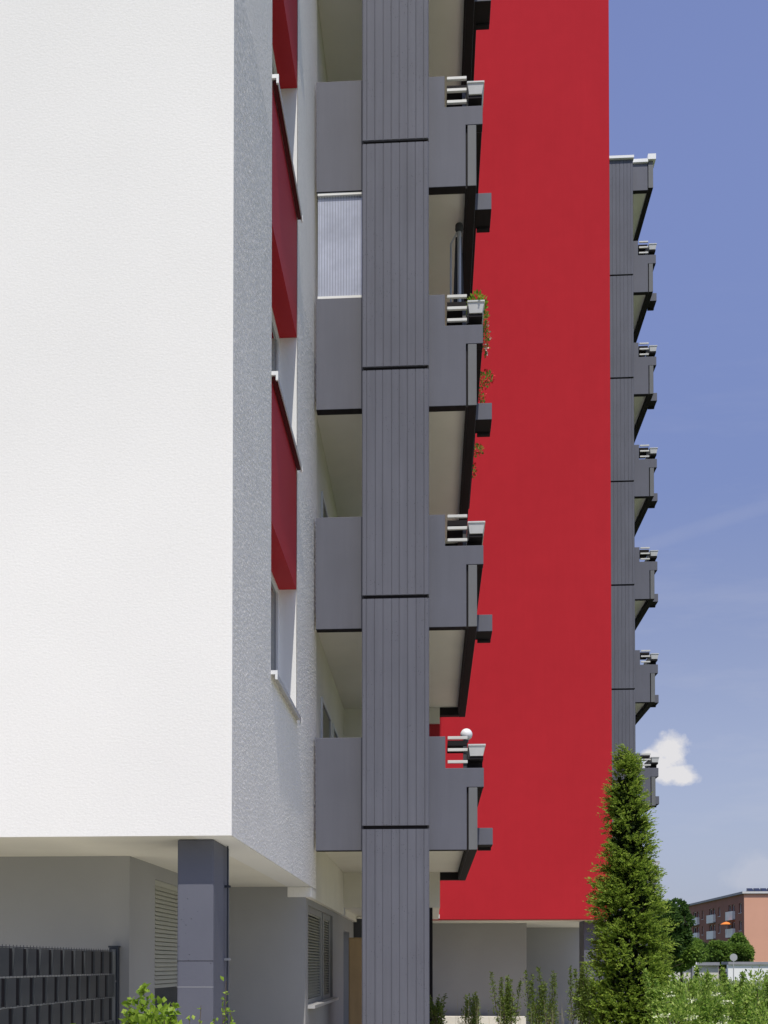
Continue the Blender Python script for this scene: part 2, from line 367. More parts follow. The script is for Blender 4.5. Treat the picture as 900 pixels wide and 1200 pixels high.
def fin(parent, x0, x1, y0, zb, s, n, zt):
    core = MB().box(x0 + .02, x1 - .02, y0 + .03, y0 + .28, 0, zt - .02).build('fin', BLACK, parent)
    def panel(za, zc, nm='fin_panel'):
        m = MB(); d = .008; gw = .0055
        gx = [x0 + .058 + i * (x1 - x0 - .116) / 7 for i in range(8)]
        pts = [(x0, y0 + .28), (x0, y0 + .012), (x0 + .012, y0)]
        gx = [q + rnd.uniform(-.006, .006) for q in gx]
        for q in gx: pts += [(q - gw, y0), (q - gw * .45, y0 + d), (q + gw * .45, y0 + d), (q + gw, y0)]
        pts += [(x1 - .012, y0), (x1, y0 + .012), (x1, y0 + .28)]
        outer = pts + [(x1 - .018, y0 + .28), (x1 - .018, y0 + .028), (x0 + .018, y0 + .028), (x0 + .018, y0 + .28)]
        k = len(pts)
        for i in range(k - 1):
            a, b = pts[i], pts[i + 1]
            m.poly([(a[0], a[1], za), (b[0], b[1], za), (b[0], b[1], zc), (a[0], a[1], zc)])
        inn = [(x0 + .018, y0 + .28), (x0 + .018, y0 + .028), (x1 - .018, y0 + .028), (x1 - .018, y0 + .28)]
        # caps: front strip quads
        for zz, fl in ((za, True), (zc, False)):
            for i in range(2, k - 3):
                a, b = pts[i], pts[i + 1]
                q = [(a[0], a[1], zz), (b[0], b[1], zz), (b[0], y0 + .028, zz), (a[0], y0 + .028, zz)]
                m.poly(q[::-1] if fl else q)
            for (xa, xb) in ((x0, x0 + .018), (x1 - .018, x1)):
                q = [(xa, y0 + .012, zz), (xb, y0 + .012, zz), (xb, y0 + .28, zz), (xa, y0 + .28, zz)]
                m.poly(q[::-1] if fl else q)
        return m.build(nm, FIN, core)
    zs = [0] + [zb + s * k for k in range(n)] + [zt]
    for a, c in zip(zs[:-1], zs[1:]):
        if c - a < .2: continue
        panel(a + (.045 if a > 0 else 0) + rnd.uniform(-.003, .003), c)
    return core

# ------------------------------------------------------------------ near apartment building
def side_grain(parent):
    # the scratched render of the side wall: real relief of a millimetre or two, it catches the grazing sun
    V = []; F = []; nb = 0
    for (y0, y1, z0, z1, dy, dz) in ((YF + .0202, 8.55, ZS, 9.3, .014, .0075), (8.55, 10.2, ZS, sills[0] - .002, .015, .008), (10.2, 11.93, ZS, 9.3, .018, .0085),
                                     (YF + .0202, 8.55, 9.3, TOP, .8, .8), (10.2, 11.93, 9.3, TOP, .8, .8)):
        ys = np.linspace(y0, y1, int((y1 - y0) / dy) + 2); zs = np.linspace(z0, z1, int((z1 - z0) / dz) + 2)
        ny, nz_ = len(ys), len(zs); Y, Z = np.meshgrid(ys, zs, indexing='ij')
        d = rng.normal(size=Y.shape) * (.0009 if dz < .1 else 0)
        d += (np.roll(d, 1, 0) + np.roll(d, -1, 0)) * .3; d = np.clip(d, -.005, .005)
        d[0, :] = 0; d[-1, :] = 0; d[:, 0] = 0; d[:, -1] = 0
        V.append(np.stack([XS + d, Y, Z], -1).reshape(-1, 3)); i = (np.arange(ny - 1)[:, None] * nz_ + np.arange(nz_ - 1)[None, :]).ravel() + nb
        F.append(np.stack([i, i + nz_, i + nz_ + 1, i + 1], 1)); nb += ny * nz_
    numesh('side_wall_render', np.concatenate(V), np.concatenate(F), [WSIDE], parent)
A = thing('apartment_building', (-1.5, 6.88, 0), 'white rendered apartment block at the left with red window bands and grey stacked balconies', 'building', 'apartment towers')
TOP = 23.5; XS = -1.488; YF = 6.88; ZS = 2.556
MB().box(-11, XS, YF, YF + .02, ZS, TOP).build('front_wall', WHITE, A)
heads = [5.725 + 2.805 * k for k in range(6)]; sills = [4.30] + [7.09 + 2.80 * k for k in range(5)]
heads = heads[:6]; sills = sills[:6]
holes = [(8.55, 10.2, s_, h_) for s_, h_ in zip(sills, heads)]
recess = [(8.55, 10.2, h_, s_) for h_, s_ in zip(heads[:-1], sills[1:])]
# side wall, with the whole window strip cut out; red spandrels close it again between the windows
MB().grid_wall([YF + .0202, 11.93], [ZS, TOP], [(8.55, 10.2, sills[0], heads[-1])], lambda a, b, d: (XS - .006 - d, a, b), .294).build('side_wall', WPAINT, A)
side_grain(A)
for k, (s_, h_) in enumerate(zip(sills, heads)):
    f = MB()
    xa, xb = -1.745, -1.685
    f.box(xa, xb, 8.55, 8.61, s_, h_).box(xa, xb, 10.14, 10.2, s_, h_).box(xa, xb, 8.61, 10.14, s_, s_ + .06).box(xa, xb, 8.61, 10.14, h_ - .05, h_).box(xa, xb, 9.3, 9.38, s_ + .06, h_ - .05)
    win = f.build('window', FRAME, A, bev=.004)
    MB().box(-1.725, -1.71, 8.61, 10.14, s_ + .06, h_ - .05).build('glass', GLASS, win)
    # aluminium sill with a down-turned nose and white end caps
    sm = MB(); sm.box(-1.685, XS + .055, 8.57, 10.19, s_ - .022, s_ - .002).box(XS + .047, XS + .055, 8.57, 10.19, s_ - .05, s_ - .0225)
    sm.build('sill', SILL, win)
    if k: MB().box(XS + .001, XS + .040, 8.572, 10.188, s_ - .048, s_ - .023).build('sill_shade_strip', REDK, win)  # dark red strip stands in for the deep shade under the sill
    MB().box(-1.60, XS + .062, 8.548, 8.569, s_ - .024, s_ + .012).box(XS + .040, XS + .062, 8.548, 8.569, s_ - .07, s_ - .0245).build('sill_end_cap', FRAME, win)
    MB().box(XS + .04, XS + .060, 10.191, 10.206, s_ - .065, s_ + .006).build('sill_end_cap', FRAME, win)
for h_, s_ in zip(heads[:-1], sills[1:]):
    MB().box(-1.80, XS - .006, 8.552, 10.198, h_, s_ - .026).build('red_spandrel', REDP, A)
MB().box(-1.80, XS - .012, 8.552, 10.198, heads[-1], TOP).build('red_spandrel', REDP, A)
MB().box(-11, -1.789, YF + .0205, 15.8, ZS, ZS + .2).build('soffit', CREAM, A)
MB().box(-1.788, XS - .002, 11.47, 11.93, 2.425, ZS - .002).build('insulation_end', WHITE, A, bev=.01)
MB().box(-1.80, -1.500, 11.931, 15.80, 2.43, 22.5).build('balcony_side_wall', CREAM, A)
MB().box(-1.80, -1.50, 16.052, 20, 2.432, 2.70).build('passage_edge', CREAM, A)
# back wall of the balconies
MB().grid_wall([-1.5, .124], [ZS, 23.2], [(-.45, .124, 3.4 + 2.785 * k, 5.67 + 2.785 * k) for k in range(5)] + [(-1.30, -.62, 3.4 + 2.785 * k, 5.35 + 2.785 * k) for k in range(5)],
               lambda a, b, d: (a, 15.80 + d, b), .25).build('balcony_back_wall', CREAM, A)
for k in range(5):
    zz = 2.785 * k
    MB().box(-.45, .124, 15.86, 15.95, 3.4 + zz, 5.67 + zz).build('red_balcony_panel', REDP, A)
    f = MB().box(-1.3, -1.24, 15.88, 15.94, 3.4 + zz, 5.35 + zz).box(-.68, -.62, 15.88, 15.94, 3.4 + zz, 5.35 + zz).box(-1.24, -.68, 15.88, 15.94, 5.28 + zz, 5.35 + zz).box(-1.24, -.68, 15.88, 15.94, 3.4 + zz, 3.5 + zz).build('balcony_door', FRAME, A)
    MB().box(-1.24, -.68, 15.90, 15.915, 3.5 + zz, 5.28 + zz).build('glass', GLASS, f)
    # window in the side wall of the balcony
    f = MB()
    for a, b in ((12.5, 12.56), (13.55, 13.62), (13.9, 13.96), (14.75, 14.82)): f.box(-1.4995, -1.475, a, b, 4.0 + zz, 5.2 + zz)
    for a, b in ((12.56, 13.55), (13.96, 14.75)): f.box(-1.4995, -1.475, a, b, 4.0 + zz, 4.05 + zz).box(-1.4995, -1.475, a, b, 5.15 + zz, 5.2 + zz)
    f = f.build('balcony_window', FRAME, A)
    MB().box(-1.4995, -1.49, 12.56, 13.55, 4.05 + zz, 5.15 + zz).box(-1.4995, -1.49, 13.96, 14.75, 4.05 + zz, 5.15 + zz).build('glass', GLASS, f)
# ground floor walls
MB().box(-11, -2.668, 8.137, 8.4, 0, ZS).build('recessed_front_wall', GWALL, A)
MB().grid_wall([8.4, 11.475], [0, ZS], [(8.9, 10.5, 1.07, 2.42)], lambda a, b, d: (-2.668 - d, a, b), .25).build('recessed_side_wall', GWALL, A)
sh = MB().box(-2.72, -2.69, 8.9, 10.5, 2.365, 2.42).build('roller_shutter', SHUT, A)
for q_ in (8.9, 10.46): MB().box(-2.72, -2.69, q_, q_ + .04, 1.07, 2.364).build('guide_rail', SHUT, sh)
n_ = 24
for i in range(n_):
    za = 1.365 + i * 1.0 / n_; zb = za + 1.0 / n_
    MB().prism([(-2.715, za), (-2.683 + .010, za + .004), (-2.688, zb - .004), (-2.715, zb)], 8.94, 10.46).build('slat', SHUT, sh)
gw = MB().box(-2.80, -2.74, 8.9, 10.5, 1.07, 1.13).box(-2.80, -2.74, 8.9, 10.5, 1.5, 1.56).build('window', FRAME, A)
MB().box(-2.79, -2.775, 8.9, 10.5, 1.13, 2.3).build('glass', GLASS, gw)
MB().box(-2.80, -2.60, 8.86, 10.54, 1.035, 1.068).build('sill', SILL, gw)
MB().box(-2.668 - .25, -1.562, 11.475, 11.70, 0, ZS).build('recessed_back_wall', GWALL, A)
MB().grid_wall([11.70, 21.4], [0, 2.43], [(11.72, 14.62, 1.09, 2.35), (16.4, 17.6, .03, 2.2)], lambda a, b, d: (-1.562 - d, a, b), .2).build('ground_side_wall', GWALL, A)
f = MB()
for a, b in ((11.72, 11.78), (13.38, 13.50), (13.62, 13.78), (14.5, 14.62)): f.box(-1.68, -1.60, a, b, 1.09, 2.35)
for a, b in ((11.78, 13.38), (13.78, 14.5)): f.box(-1.68, -1.60, a, b, 1.09, 1.15).box(-1.68, -1.60, a, b, 2.27, 2.35)
gw = f.build('window', GFRAME, A)
MB().box(-1.72, -1.70, 11.72, 14.62, 1.1, 2.34).build('glass', GLASS, gw)
MB().box(-1.60, -1.47, 11.70, 14.66, 1.045, 1.085).build('sill', SILL, gw)
for (ya, yb) in ((11.79, 13.37), (13.79, 14.49)):
    bl = MB().box(-1.64, -1.615, ya, yb, 2.25, 2.269).build('blind', SHUT, A)
    for i in range(28):
        za = 1.155 + i * .039
        MB().prism([(-1.655, za), (-1.612, za + .006), (-1.612, za + .010), (-1.655, za + .036)], ya, yb).build('slat', SHUT, bl)
MB().box(-.16, 0.0, 15.83, 16.0, 0, ZS - .002).build('dark_post', BLACK, A)
MB().box(-1.9, -1.3, 18.5, 18.7, 0, 2.5).build('door', DKMETAL, A)
# intermediate block above the passage
MB().box(-1.5, .12, 16.05, 20.0, ZS, ZS + .15).build('passage_soffit', CREAM, A)
MB().box(-1.5, .10, 16.051, 19.99, ZS + .151, 23.0).build('rear_block', CREAM, A)
MB().box(-.02, .15, 19.94, 19.99, 2.575, 2.66).build('ledge_flashing', RAIL, A)
# stacked balconies
bal0 = make_balcony(A)
SN = 2.785
for k in range(1, 6): copy_tree(bal0, A, (0, 0, SN * k))
fin(A, -.853, -.040, 11.28, 3.230, 2.80, 8, 23.4)
# column with lightning rod
col = MB().box(-1.948, -1.667, 7.07, 7.62, 0, ZS - .001).build('column', COLM, A, bev=.012)
MB().box(-1.9485, -1.6665, 7.0685, 7.0705, 1.425, 1.429).build('seam_line', GALV, col)
MB().box(-1.9485, -1.6665, 7.0688, 7.0705, 1.624, 1.628).build('seam_line', BLACK, col)
MB().tube((-1.645, 7.46, 0), (-1.645, 7.46, 2.55), .007, n=8).build('lightning_rod', POSTB, col)
for zz in (2.215, 1.63, 1.0):
    MB().box(-1.668, -1.630, 7.44, 7.48, zz, zz + .02).tube((-1.668, 7.46, zz + .01), (-1.62, 7.46, zz + .01), .008).build('rod_clamp', GALV if zz < 2 else POSTB, col)

# ------------------------------------------------------------------ red gable and far tower
B = thing('apartment_building', (3.8, 20, 0), 'far apartment tower with tall plain red gable wall and grey balconies along its right edge', 'building', 'apartment towers')
MB().box(-1.6, 3.79, 20.0, 20.35, ZS, 23.35).build('red_wall', RED, B, bev=.004)
MB().box(-1.6, 3.78, 20.351, 30, ZS + .1, 23.3).build('rear_mass', GWALL, B)
MB().box(-1.6, 3.79, 20.352, 27, ZS - .02, ZS + .095).build('soffit', CREAM, B)
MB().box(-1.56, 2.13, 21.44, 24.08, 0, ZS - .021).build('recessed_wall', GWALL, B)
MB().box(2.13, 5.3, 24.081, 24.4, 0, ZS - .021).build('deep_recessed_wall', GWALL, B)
MB().box(3.245, 3.75, 20.36, 21.0, 0, ZS - .021).build('column', COLM, B, bev=.01)
DX, DY, DZ = 5.44, 13.87, .05
for k in range(0, 7): copy_tree(bal0, B, Vector((DX, DY, DZ + 2.8 * k)) - (ORG[B.name] - ORG[A.name]))
fin(B, -.853 + DX, -.05 + DX, 11.28 + DY, 3.32, 2.79, 7, 23.22)
MB().box(3.95, .124 + DX, 15.8 + DY, 16.1 + DY, ZS, 23.3).build('balcony_back_wall', CREAM, B)
MB().box(3.70, 3.94, 25.0, 15.8 + DY, 3.15, 23.3).build('balcony_side_wall', CREAM, B)
# roof slab over the top balcony
zr = 22.68
rf = MB().box(-1.4 + DX, .444 + DX, 11.782 + DY, 15.8 + DY, zr + .10, zr + .3).build('roof_slab', CREAM, B)
MB().box(-1.4 + DX, .424 + DX, YB + DY, 11.78 + DY, zr, zr + .74, bottom=1).build('roof_fascia', [PANEL, BLACK], rf)
MB().box(.447 + DX, .575 + DX, YB + DY, 15.95 + DY, zr + .06, zr + .80, bottom=1).build('roof_side_fascia', [POST, BLACK], rf)
MB().box(-.048 + DX, .43 + DX, YB - .05 + DY, 11.95 + DY, zr + .741, zr + .83).build('roof_flashing', WPAINT, rf)
MB().box(.425 + DX, .64 + DX, YB - .06 + DY, 15.95 + DY, zr + .801, zr + .95).build('roof_flashing', WPAINT, rf)
MB().box(-.87 + DX, -.03 + DX, 11.22 + DY, 11.60 + DY, 23.221, 23.29).build('fin_flashing', WPAINT, rf)
MB().box(3.95, .43 + DX, 11.785 + DY, 15.95 + DY, zr + .301, zr + .74).build('roof_body', ROOFG, rf)

# ------------------------------------------------------------------ things on the balconies
near_t = ['white planter trough on the lowest near balcony beside the globe lamp', 'empty white planter trough on the second near balcony from the bottom',
          None, 'empty white planter trough on the near balcony above the folded parasol', None]
for k in (0, 1, 3):
    make_trough(near_t[k], 'planter troughs clipped to the near balconies', SN * k)
ords = ['half hidden behind the conifer top', 'lowest one clear of the conifer', 'second clear of the conifer', 'third clear of the conifer', 'fourth clear of the conifer', 'second from the roof', 'topmost below the roof']
far_lab = ['planter trough on the far tower balcony half hidden by the conifer tip', 'planter trough on the far tower, next balcony above the conifer tip',
           'planter trough on the far tower, two balconies above the conifer tip', 'planter trough on the middle balcony of the far tower',
           'planter trough on the far tower, third balcony below the roof', 'planter trough on the far tower, second balcony below the roof', 'planter trough with twigs on the topmost balcony of the far tower']
for k in range(7): make_trough(far_lab[k], 'planter troughs on the far tower', DZ + 2.8 * k, DY, DX)

def norm(a): return a / (np.linalg.norm(a, axis=1, keepdims=True) + 1e-9)
def leaves(P, D, size, wr=.45, fold=.18):
    """one pointed, slightly folded leaf per row: two triangles sharing the midrib"""
    n = len(P); D = norm(D); r = rng.normal(size=(n, 3)) * .55 + [0, -.35, 1.0]; W = norm(np.cross(D, r)); U = np.cross(W, D)
    s = np.asarray(size).reshape(-1, 1) * np.ones((n, 1))
    a = P; b = P + D * s * .5 + W * s * wr * .5 + U * s * fold; c = P + D * s; d = P + D * s * .5 - W * s * wr * .5 + U * s * fold
    V = np.stack([a, b, c, d], 1).reshape(-1, 3)
    i = np.arange(n) * 4; F = np.concatenate([np.stack([i, i + 1, i + 2], 1), np.stack([i, i + 2, i + 3], 1)], 0)
    return V, F
def ellip(n, c, r, shell=.55):
    d = norm(rng.normal(size=(n, 3))); t = shell + (1 - shell) * rng.random((n, 1)) ** .6
    return np.array(c) + d * t * np.array(r), d

# planted troughs on the third near balcony (from the bottom)
def flowers(t, c, r, n, red, pale=0, ls=.036):
    n = int(n * 1.0); red *= 3
    P, D = ellip(n, c, r, .2); V, F = leaves(P, D + [0, 0, .5], rng.uniform(ls * .7, ls * 1.3, n), .8)
    numesh('foliage', V, F, [MIDL if red else HEDGE], t)
    m = MB(); base = Vector(c) + Vector((0, 0, -r[2]))
    for _ in range(5):
        q = Vector(c) + Vector((rnd.uniform(-r[0], r[0]), rnd.uniform(-r[1], r[1]), rnd.uniform(-.2, 1) * r[2])); m.tube(base, q, .003, .002, 5)
    m.build('stems', SHRUBL, t)
    if red:
        P, D = ellip(red, np.array(c) + [.02, -.02, .02], np.array(r) * .9, .5); V, F = leaves(P, D, .030, .9)
        numesh('petals', V, F, [FLOWR if not pale else FLOWP], t, kind='stuff')
zt2 = SN * 2
t = make_trough('white planter trough full of green plants on the third near balcony', 'planter troughs clipped to the near balconies', zt2)
P, D = ellip(420, (.57, 11.9, Z0 + zt2 + 1.36), (.13, .32, .08), .2); V, F = leaves(P, D + [0, 0, .7], rng.uniform(.03, .06, 420), .7); numesh('foliage', V, F, [YOUNG], t)
P, D = ellip(60, (.67, 12.0, Z0 + zt2 + 1.28), (.05, .2, .12), .2); V, F = leaves(P, D, .04, .6); numesh('trailing_foliage', V, F, [SHRUBL], t)
hang = [('pale flowered plant trailing over the third near balcony edge below the first trough', (.69, 12.1, 9.70), (.045, .15, .22), 70, 9, 1),
        ('red geranium clump hanging highest over the third near balcony edge', (.73, 12.95, 9.72), (.12, .1, .10), 110, 14, 0),
        ('small red geranium clump hanging just below the highest one', (.70, 13.45, 9.78), (.06, .1, .12), 60, 12, 0),
        ('green and red geranium clump just above the grey water spout', (.72, 14.0, 9.73), (.09, .1, .09), 80, 8, 0),
        ('geranium clump showing just below the grey water spout', (.70, 14.75, 9.73), (.10, .1, .08), 80, 6, 0),
        ('lowest red geranium clump against the red wall', (.66, 15.4, 9.73), (.05, .1, .11), 50, 14, 0)]
for lab, c, r, n, red, pale in hang:
    t = thing('hanging_geranium', (c[0] - .08, c[1], 9.66), lab, 'flowering plant', 'geraniums trailing over the third near balcony')
    flowers(t, c, r, n, red, pale)

# globe lamp on the lowest balcony
t = thing('globe_lamp', (.43, 12.1, 3.32), 'white globe lamp standing on the lowest near balcony', 'lamp')
MB().tube((.43, 12.1, 3.32), (.43, 12.1, 4.50), .018).lathe(.43, 12.1, [(.0, 3.325), (.12, 3.325), (.12, 3.34), (.02, 3.36)]).tube((.43, 12.1, 4.46), (.43, 12.1, 4.50), .035).build('pole', DKMETAL, t)
pr = [(.078 * math.sin(math.pi * i / 12), 4.563 - .078 * math.cos(math.pi * i / 12)) for i in range(13)]
MB().lathe(.437, 12.1, pr, 28).build('globe', GLOBE, t, smooth=True)
# folded parasol on the third balcony
zf = Z0 + zt2 + .30
t = thing('folded_parasol', (.36, 12.3, zf), 'folded dark parasol with silver pole standing on the third near balcony', 'parasol')
MB().tube((.36, 12.3, zf), (.36, 12.3, zf + 2.42), .027, n=12).lathe(.36, 12.3, [(0, zf + .002), (.2, zf + .002), (.2, zf + .05), (.03, zf + .08)]).build('pole', GALV, t)
MB().tube((.30, 12.36, zf + 1.0), (.33, 12.34, zf + 2.36), .035, .02).tube((.42, 12.36, zf + .9), (.385, 12.33, zf + 2.36), .02, .012).build('folded_canopy', FABRIC, t)
MB().tube((.245, 12.3, zf + .9), (.25, 12.3, zf + 2.25), .012).tube((.25, 12.3, zf + 2.25), (.33, 12.3, zf + 2.40), .012).build('strut', GALV, t)
MB().tube((.245, 12.3, zf + .95), (.345, 12.3, zf + .55), .008).build('strut', DKMETAL, t)
MB().lathe(.36, 12.3, [(.03, zf + 2.40), (.055, zf + 2.44), (.05, zf + 2.50), (0, zf + 2.51)], 12).build('hub', FABRIC, t)
# polycarbonate windbreak
za, zb = Z0 + zt2 + 1.425, Z0 + SN * 3 - .006
t = thing('windbreak_screen', (-1.15, 11.72, za), 'ribbed translucent plastic windbreak screen between two near balconies left of the fin', 'screen')
m = MB(); x0, x1 = -1.447, -.86
m.box(x0, x1, 11.700, 11.712, za + .03, zb - .03)
m.build('ribbed_sheet', POLYC, t)
for i in range(17):
    xx = x0 + .012 + i * (x1 - x0 - .03) / 16; MB().box(xx, xx + .007, 11.691, 11.6995, za + .031, zb - .031).build('rib', RIBM, t)
MB().box(x0, x1, 11.67, 11.73, za, za + .03).build('bottom_rail', WPAINT, t); MB().box(x0, x1, 11.67, 11.73, zb - .03, zb).build('top_rail', WPAINT, t)
# tan cabinet in the passage
t = thing('cabinet', (-1.0, 14.2, .03), 'tall tan wooden cabinet standing in the ground floor passage left of the fin', 'cabinet')
MB().box(-1.255, -.78, 14.0, 14.42, .05, 2.0).build('body', TAN, t, bev=.006); MB().box(-1.245, -.79, 13.98, 13.999, .07, 1.985).build('door', TAN, t, bev=.004)
MB().box(-1.22, -.80, 14.02, 14.4, .031, .0495).build('base', DKMETAL, t)
# pale plinth before the red gable's ground floor
t = MB().box(.0, 2.06, 20.9, 21.2, 0.031, .44).build('low_plinth_wall', PALEPL, None, .01, (1.0, 21, 0.0)); tag(t, 'low pale plinth wall in front of the recessed ground floor under the red gable', 'low wall')
# blue parasol glimpsed behind the conifer
t = thing('blue_parasol', (5.9, 27, 3.37), 'pale blue parasol showing behind the conifer on the far tower balcony', 'parasol')
MB().tube((5.35, 26.6, 3.37), (5.35, 26.6, 5.2), .025).build('pole', GALV, t)
MB().lathe(5.35, 26.6, [(.72, 5.02), (.5, 5.14), (.2, 5.24), (0, 5.28)], 8).build('canopy', BLUEC, t)

# ------------------------------------------------------------------ privacy fence
F_ = thing('privacy_fence', (-2.78, 6.5, 0), 'anthracite fence woven from plastic strips at the lower left under the white block', 'fence')
FX = -2.78; per = .212; ya, yb = 4.6, 8.05
rows = [(1.715 - .2 * (i + 1) + .006, 1.715 - .2 * i - .006) for i in range(8)]
for ri, (za, zc) in enumerate(rows):
    m = MB(); off = (ri % 2) * per / 2; pts = []; y = ya - per + off
    while y < yb:
        pts += [(y, .013), (y + .004 + .128, .013), (y + .142, -.030), (y + .200, -.030)]; y += per
    pts = [(a, b) for a, b in pts if ya <= a <= yb]
    for (a, b), (c, d) in zip(pts[:-1], pts[1:]):
        m.poly([(FX + b, a, za), (FX + d, c, za), (FX + d, c, zc), (FX + b, a, zc)])
        m.poly([(FX + b - .003, a, zc), (FX + d - .003, c, zc), (FX + d - .003, c, za), (FX + b - .003, a, za)])
        m.poly([(FX + b, a, zc), (FX + d, c, zc), (FX + d - .003, c, zc), (FX + b - .003, a, zc)])
    m.build('woven_strip', STRIP, F_)
cm = None  # near-black boxes that paint shade into the gaps of the weave
for ri, (za, zc) in enumerate(rows[:8]):
    off = (ri % 2) * per / 2; y = ya - per + off
    while y < yb:
        if y + .146 > ya and y + .2 < yb:
            if cm is None: cm = MB().box(FX - .012, FX + .004, y + .1465, y + .1955, za + .004, zc - .004).build('gap_shade_strip', BLACK, F_); cy0, cz0 = y, za
            else:
                c = cm.copy(); C.objects.link(c); c.parent = F_; c.location = (0, y - cy0, za - cz0)
        y += per
wm = None
for i in range(int((yb - ya) / .053)):
    y = ya + i * .053 + .01
    if wm is None: wm = MB().tube((FX, ya + .01, .05), (FX, ya + .01, 1.73), .0026, n=5).build('vertical_wire', POSTB, F_)
    else:
        c = wm.copy(); C.objects.link(c); c.parent = F_; c.location = (0, i * .053, 0)
for i in range(9):
    z = 1.715 - .2 * i
    MB().tube((FX + .017, ya, z), (FX + .017, yb, z), .0024, n=6).tube((FX - .017, ya, z), (FX - .017, yb, z), .0024, n=6).build('horizontal_wire', WIRE if i else POSTB, F_)
def fpost(y):
    p = MB().box(FX - .04, FX + .035, y, y + .055, 0, 1.745).build('post', POSTB, F_, bev=.003)
    MB().box(FX - .046, FX + .042, y - .006, y + .061, 1.746, 1.762).build('post_cap', POSTB, p)
    MB().tube((FX + .01, y, 1.452), (FX + .01, y - .008, 1.452), .014, n=14).build('bolt', GALV, p)
    MB().box(FX - .02, FX + .02, y - .012, y - .0005, .05, 1.73).build('clamp_bar', WIRE, p)
fpost(8.055); fpost(5.55)

# ------------------------------------------------------------------ low wall, lamp, sign in the distance
t = thing('garage_wall', (30, 90, 0), 'long low pale wall with grey coping beyond the hedge', 'wall')
MB().box(20.5, 28.4, 95.0, 95.4, 0, 1.50).build('wall_section', PALEPL, t)
MB().box(28.41, 60, 92.0, 92.4, 0, 1.58).build('white_wall_section', WPAINT, t)
MB().box(20.5, 28.4, 94.6, 96.0, 1.501, 1.80).build('coping', ROOFG, t)
MB().box(28.38, 60, 91.8, 94.0, 1.581, 1.84).build('coping', ROOFG, t)
for x in (22.9, 25.7): MB().box(x, x + .3, 94.5, 94.95, 0, 1.50).build('pier', ROOFG, t)
t = thing('street_lamp', (23.5, 90, 0), 'grey street lamp with round white head by the distant pale wall', 'street lamp')
MB().tube((23.5, 90, 0), (23.5, 90, 3.15), .17, .13, 12).build('pole', POST, t)
MB().lathe(23.5, 90, [(.13, 3.1), (.33, 3.22), (.42, 3.42), (.40, 3.52), (.1, 3.6), (0, 3.6)], 16).build('lamp_head', FRAME, t)
t = thing('round_sign', (22.9, 73, 0), 'round grey road sign seen from behind in front of the brick coloured block', 'sign')
MB().tube((22.95, 73, 0), (22.95, 73, 2.4), .04, n=8).build('pole', GALV, t)
MB().tube((22.95, 72.95, 2.13), (22.95, 72.98, 2.13), .28, n=28).build('disc', GALV, t)
t = thing('white_bollard', (24.6, 89, 0), 'slim white post standing between the street lamp and the small trees', 'post')
MB().box(24.35, 24.60, 88.9, 89.1, 0, 1.95).build('shaft', WPAINT, t, bev=.02); MB().box(24.33, 24.62, 88.88, 89.12, 1.951, 2.02).build('cap', ROOFG, t)

# ------------------------------------------------------------------ brown and salmon block far behind
K = thing('housing_block', (48.5, 149, 0), 'four storey brown and salmon housing block with white balconies far behind the hedge', 'building')
X0 = 48.5; fl = [.5, 3.3, 6.1, 8.9]
holes = []; wins = []; bals = []
for k, (b0, b1, w0, w1) in enumerate([(153.3, 156.9, 150.2, 151.4), (163.7, 167.6, 161.1, 162.2), (173.5, 177.8, 171.0, 172.0), (184.2, 188.2, 180.6, 182.4), (195, 199, 192, 193)]):
    for z in fl:
        wins.append((w0, w1, z + .8, z + 2.35)); wins.append((b0 + .3, b0 + 1.6, z + .1, z + 2.35)); wins.append((b0 + 2.1, b1 - .2, z + .1, z + 2.35)); bals.append((b0, b1, z))
MB().grid_wall([149, 215], [0, 12.6], wins, lambda a, b, d: (X0 + d, a, b), .4).build('long_wall', BROWN, K)
MB().box(X0 + .001, 75, 148.9, 149.0, 2.0, 12.6).build('end_wall', SALM, K); MB().box(X0 + .001, 75, 148.85, 149.0, 0, 1.999).build('end_wall_base', PALEPL, K)
MB().box(X0 + .8, 75, 149.01, 215, 0, 12.5).build('core', BROWN, K)
MB().box(X0 - .35, 75.3, 148.6, 215, 12.6, 12.95).build('roof', ROOFG, K)
MB().box(X0 - .36, 75.3, 148.55, 148.6, 12.62, 12.93).build('roof_edge', RAIL, K)
for (a, b, c, d) in wins:
    f = MB().box(X0 + .25, X0 + .33, a, a + .12, c, d).box(X0 + .25, X0 + .33, b - .12, b, c, d).box(X0 + .25, X0 + .33, a + .12, b - .12, d - .12, d).box(X0 + .25, X0 + .33, a + .12, b - .12, c, c + .1).box(X0 - .08, X0 + .24, a, b, c - .06, c + .0).build('window', FRAME, K)
    MB().box(X0 + .28, X0 + .30, a + .12, b - .12, c + .1, d - .12).build('pane', GLASS, f)
for (b0, b1, z) in bals:
    bl = MB().box(X0 - .40, X0 - .001, b0, b1, z - .15, z).build('balcony', ROOFG, K)
    MB().box(X0 - .45, X0 - .40, b0, b1, z - .15, z + 1.25).box(X0 - .399, X0 - .002, b0, b0 + .05, z + .001, z + 1.25).box(X0 - .399, X0 - .002, b1 - .05, b1, z + .001, z + 1.25).build('parapet', BWHITE, bl)
for i in range(12):
    x = X0 + .8 + i * 1.05
    m = MB(); m.prism([(149.2, 12.96), (150.2, 12.96), (150.2, 13.55), (150.1, 13.55), (149.2, 13.02)], x, x + .85, axis='x'); m.build('solar_panel', SOLAR, K)
t = thing('orange_parasol', (47.6, 155, 6.1), 'orange parasol open on a balcony of the distant brown housing block', 'parasol')
MB().tube((47.5, 154.6, 6.1), (47.5, 154.6, 8.5), .03).build('pole', GALV, t)
MB().lathe(47.5, 154.6, [(.95, 8.05), (.9, 8.1), (.5, 8.35), (0, 8.5)], 10).build('canopy', ORANGE, t)

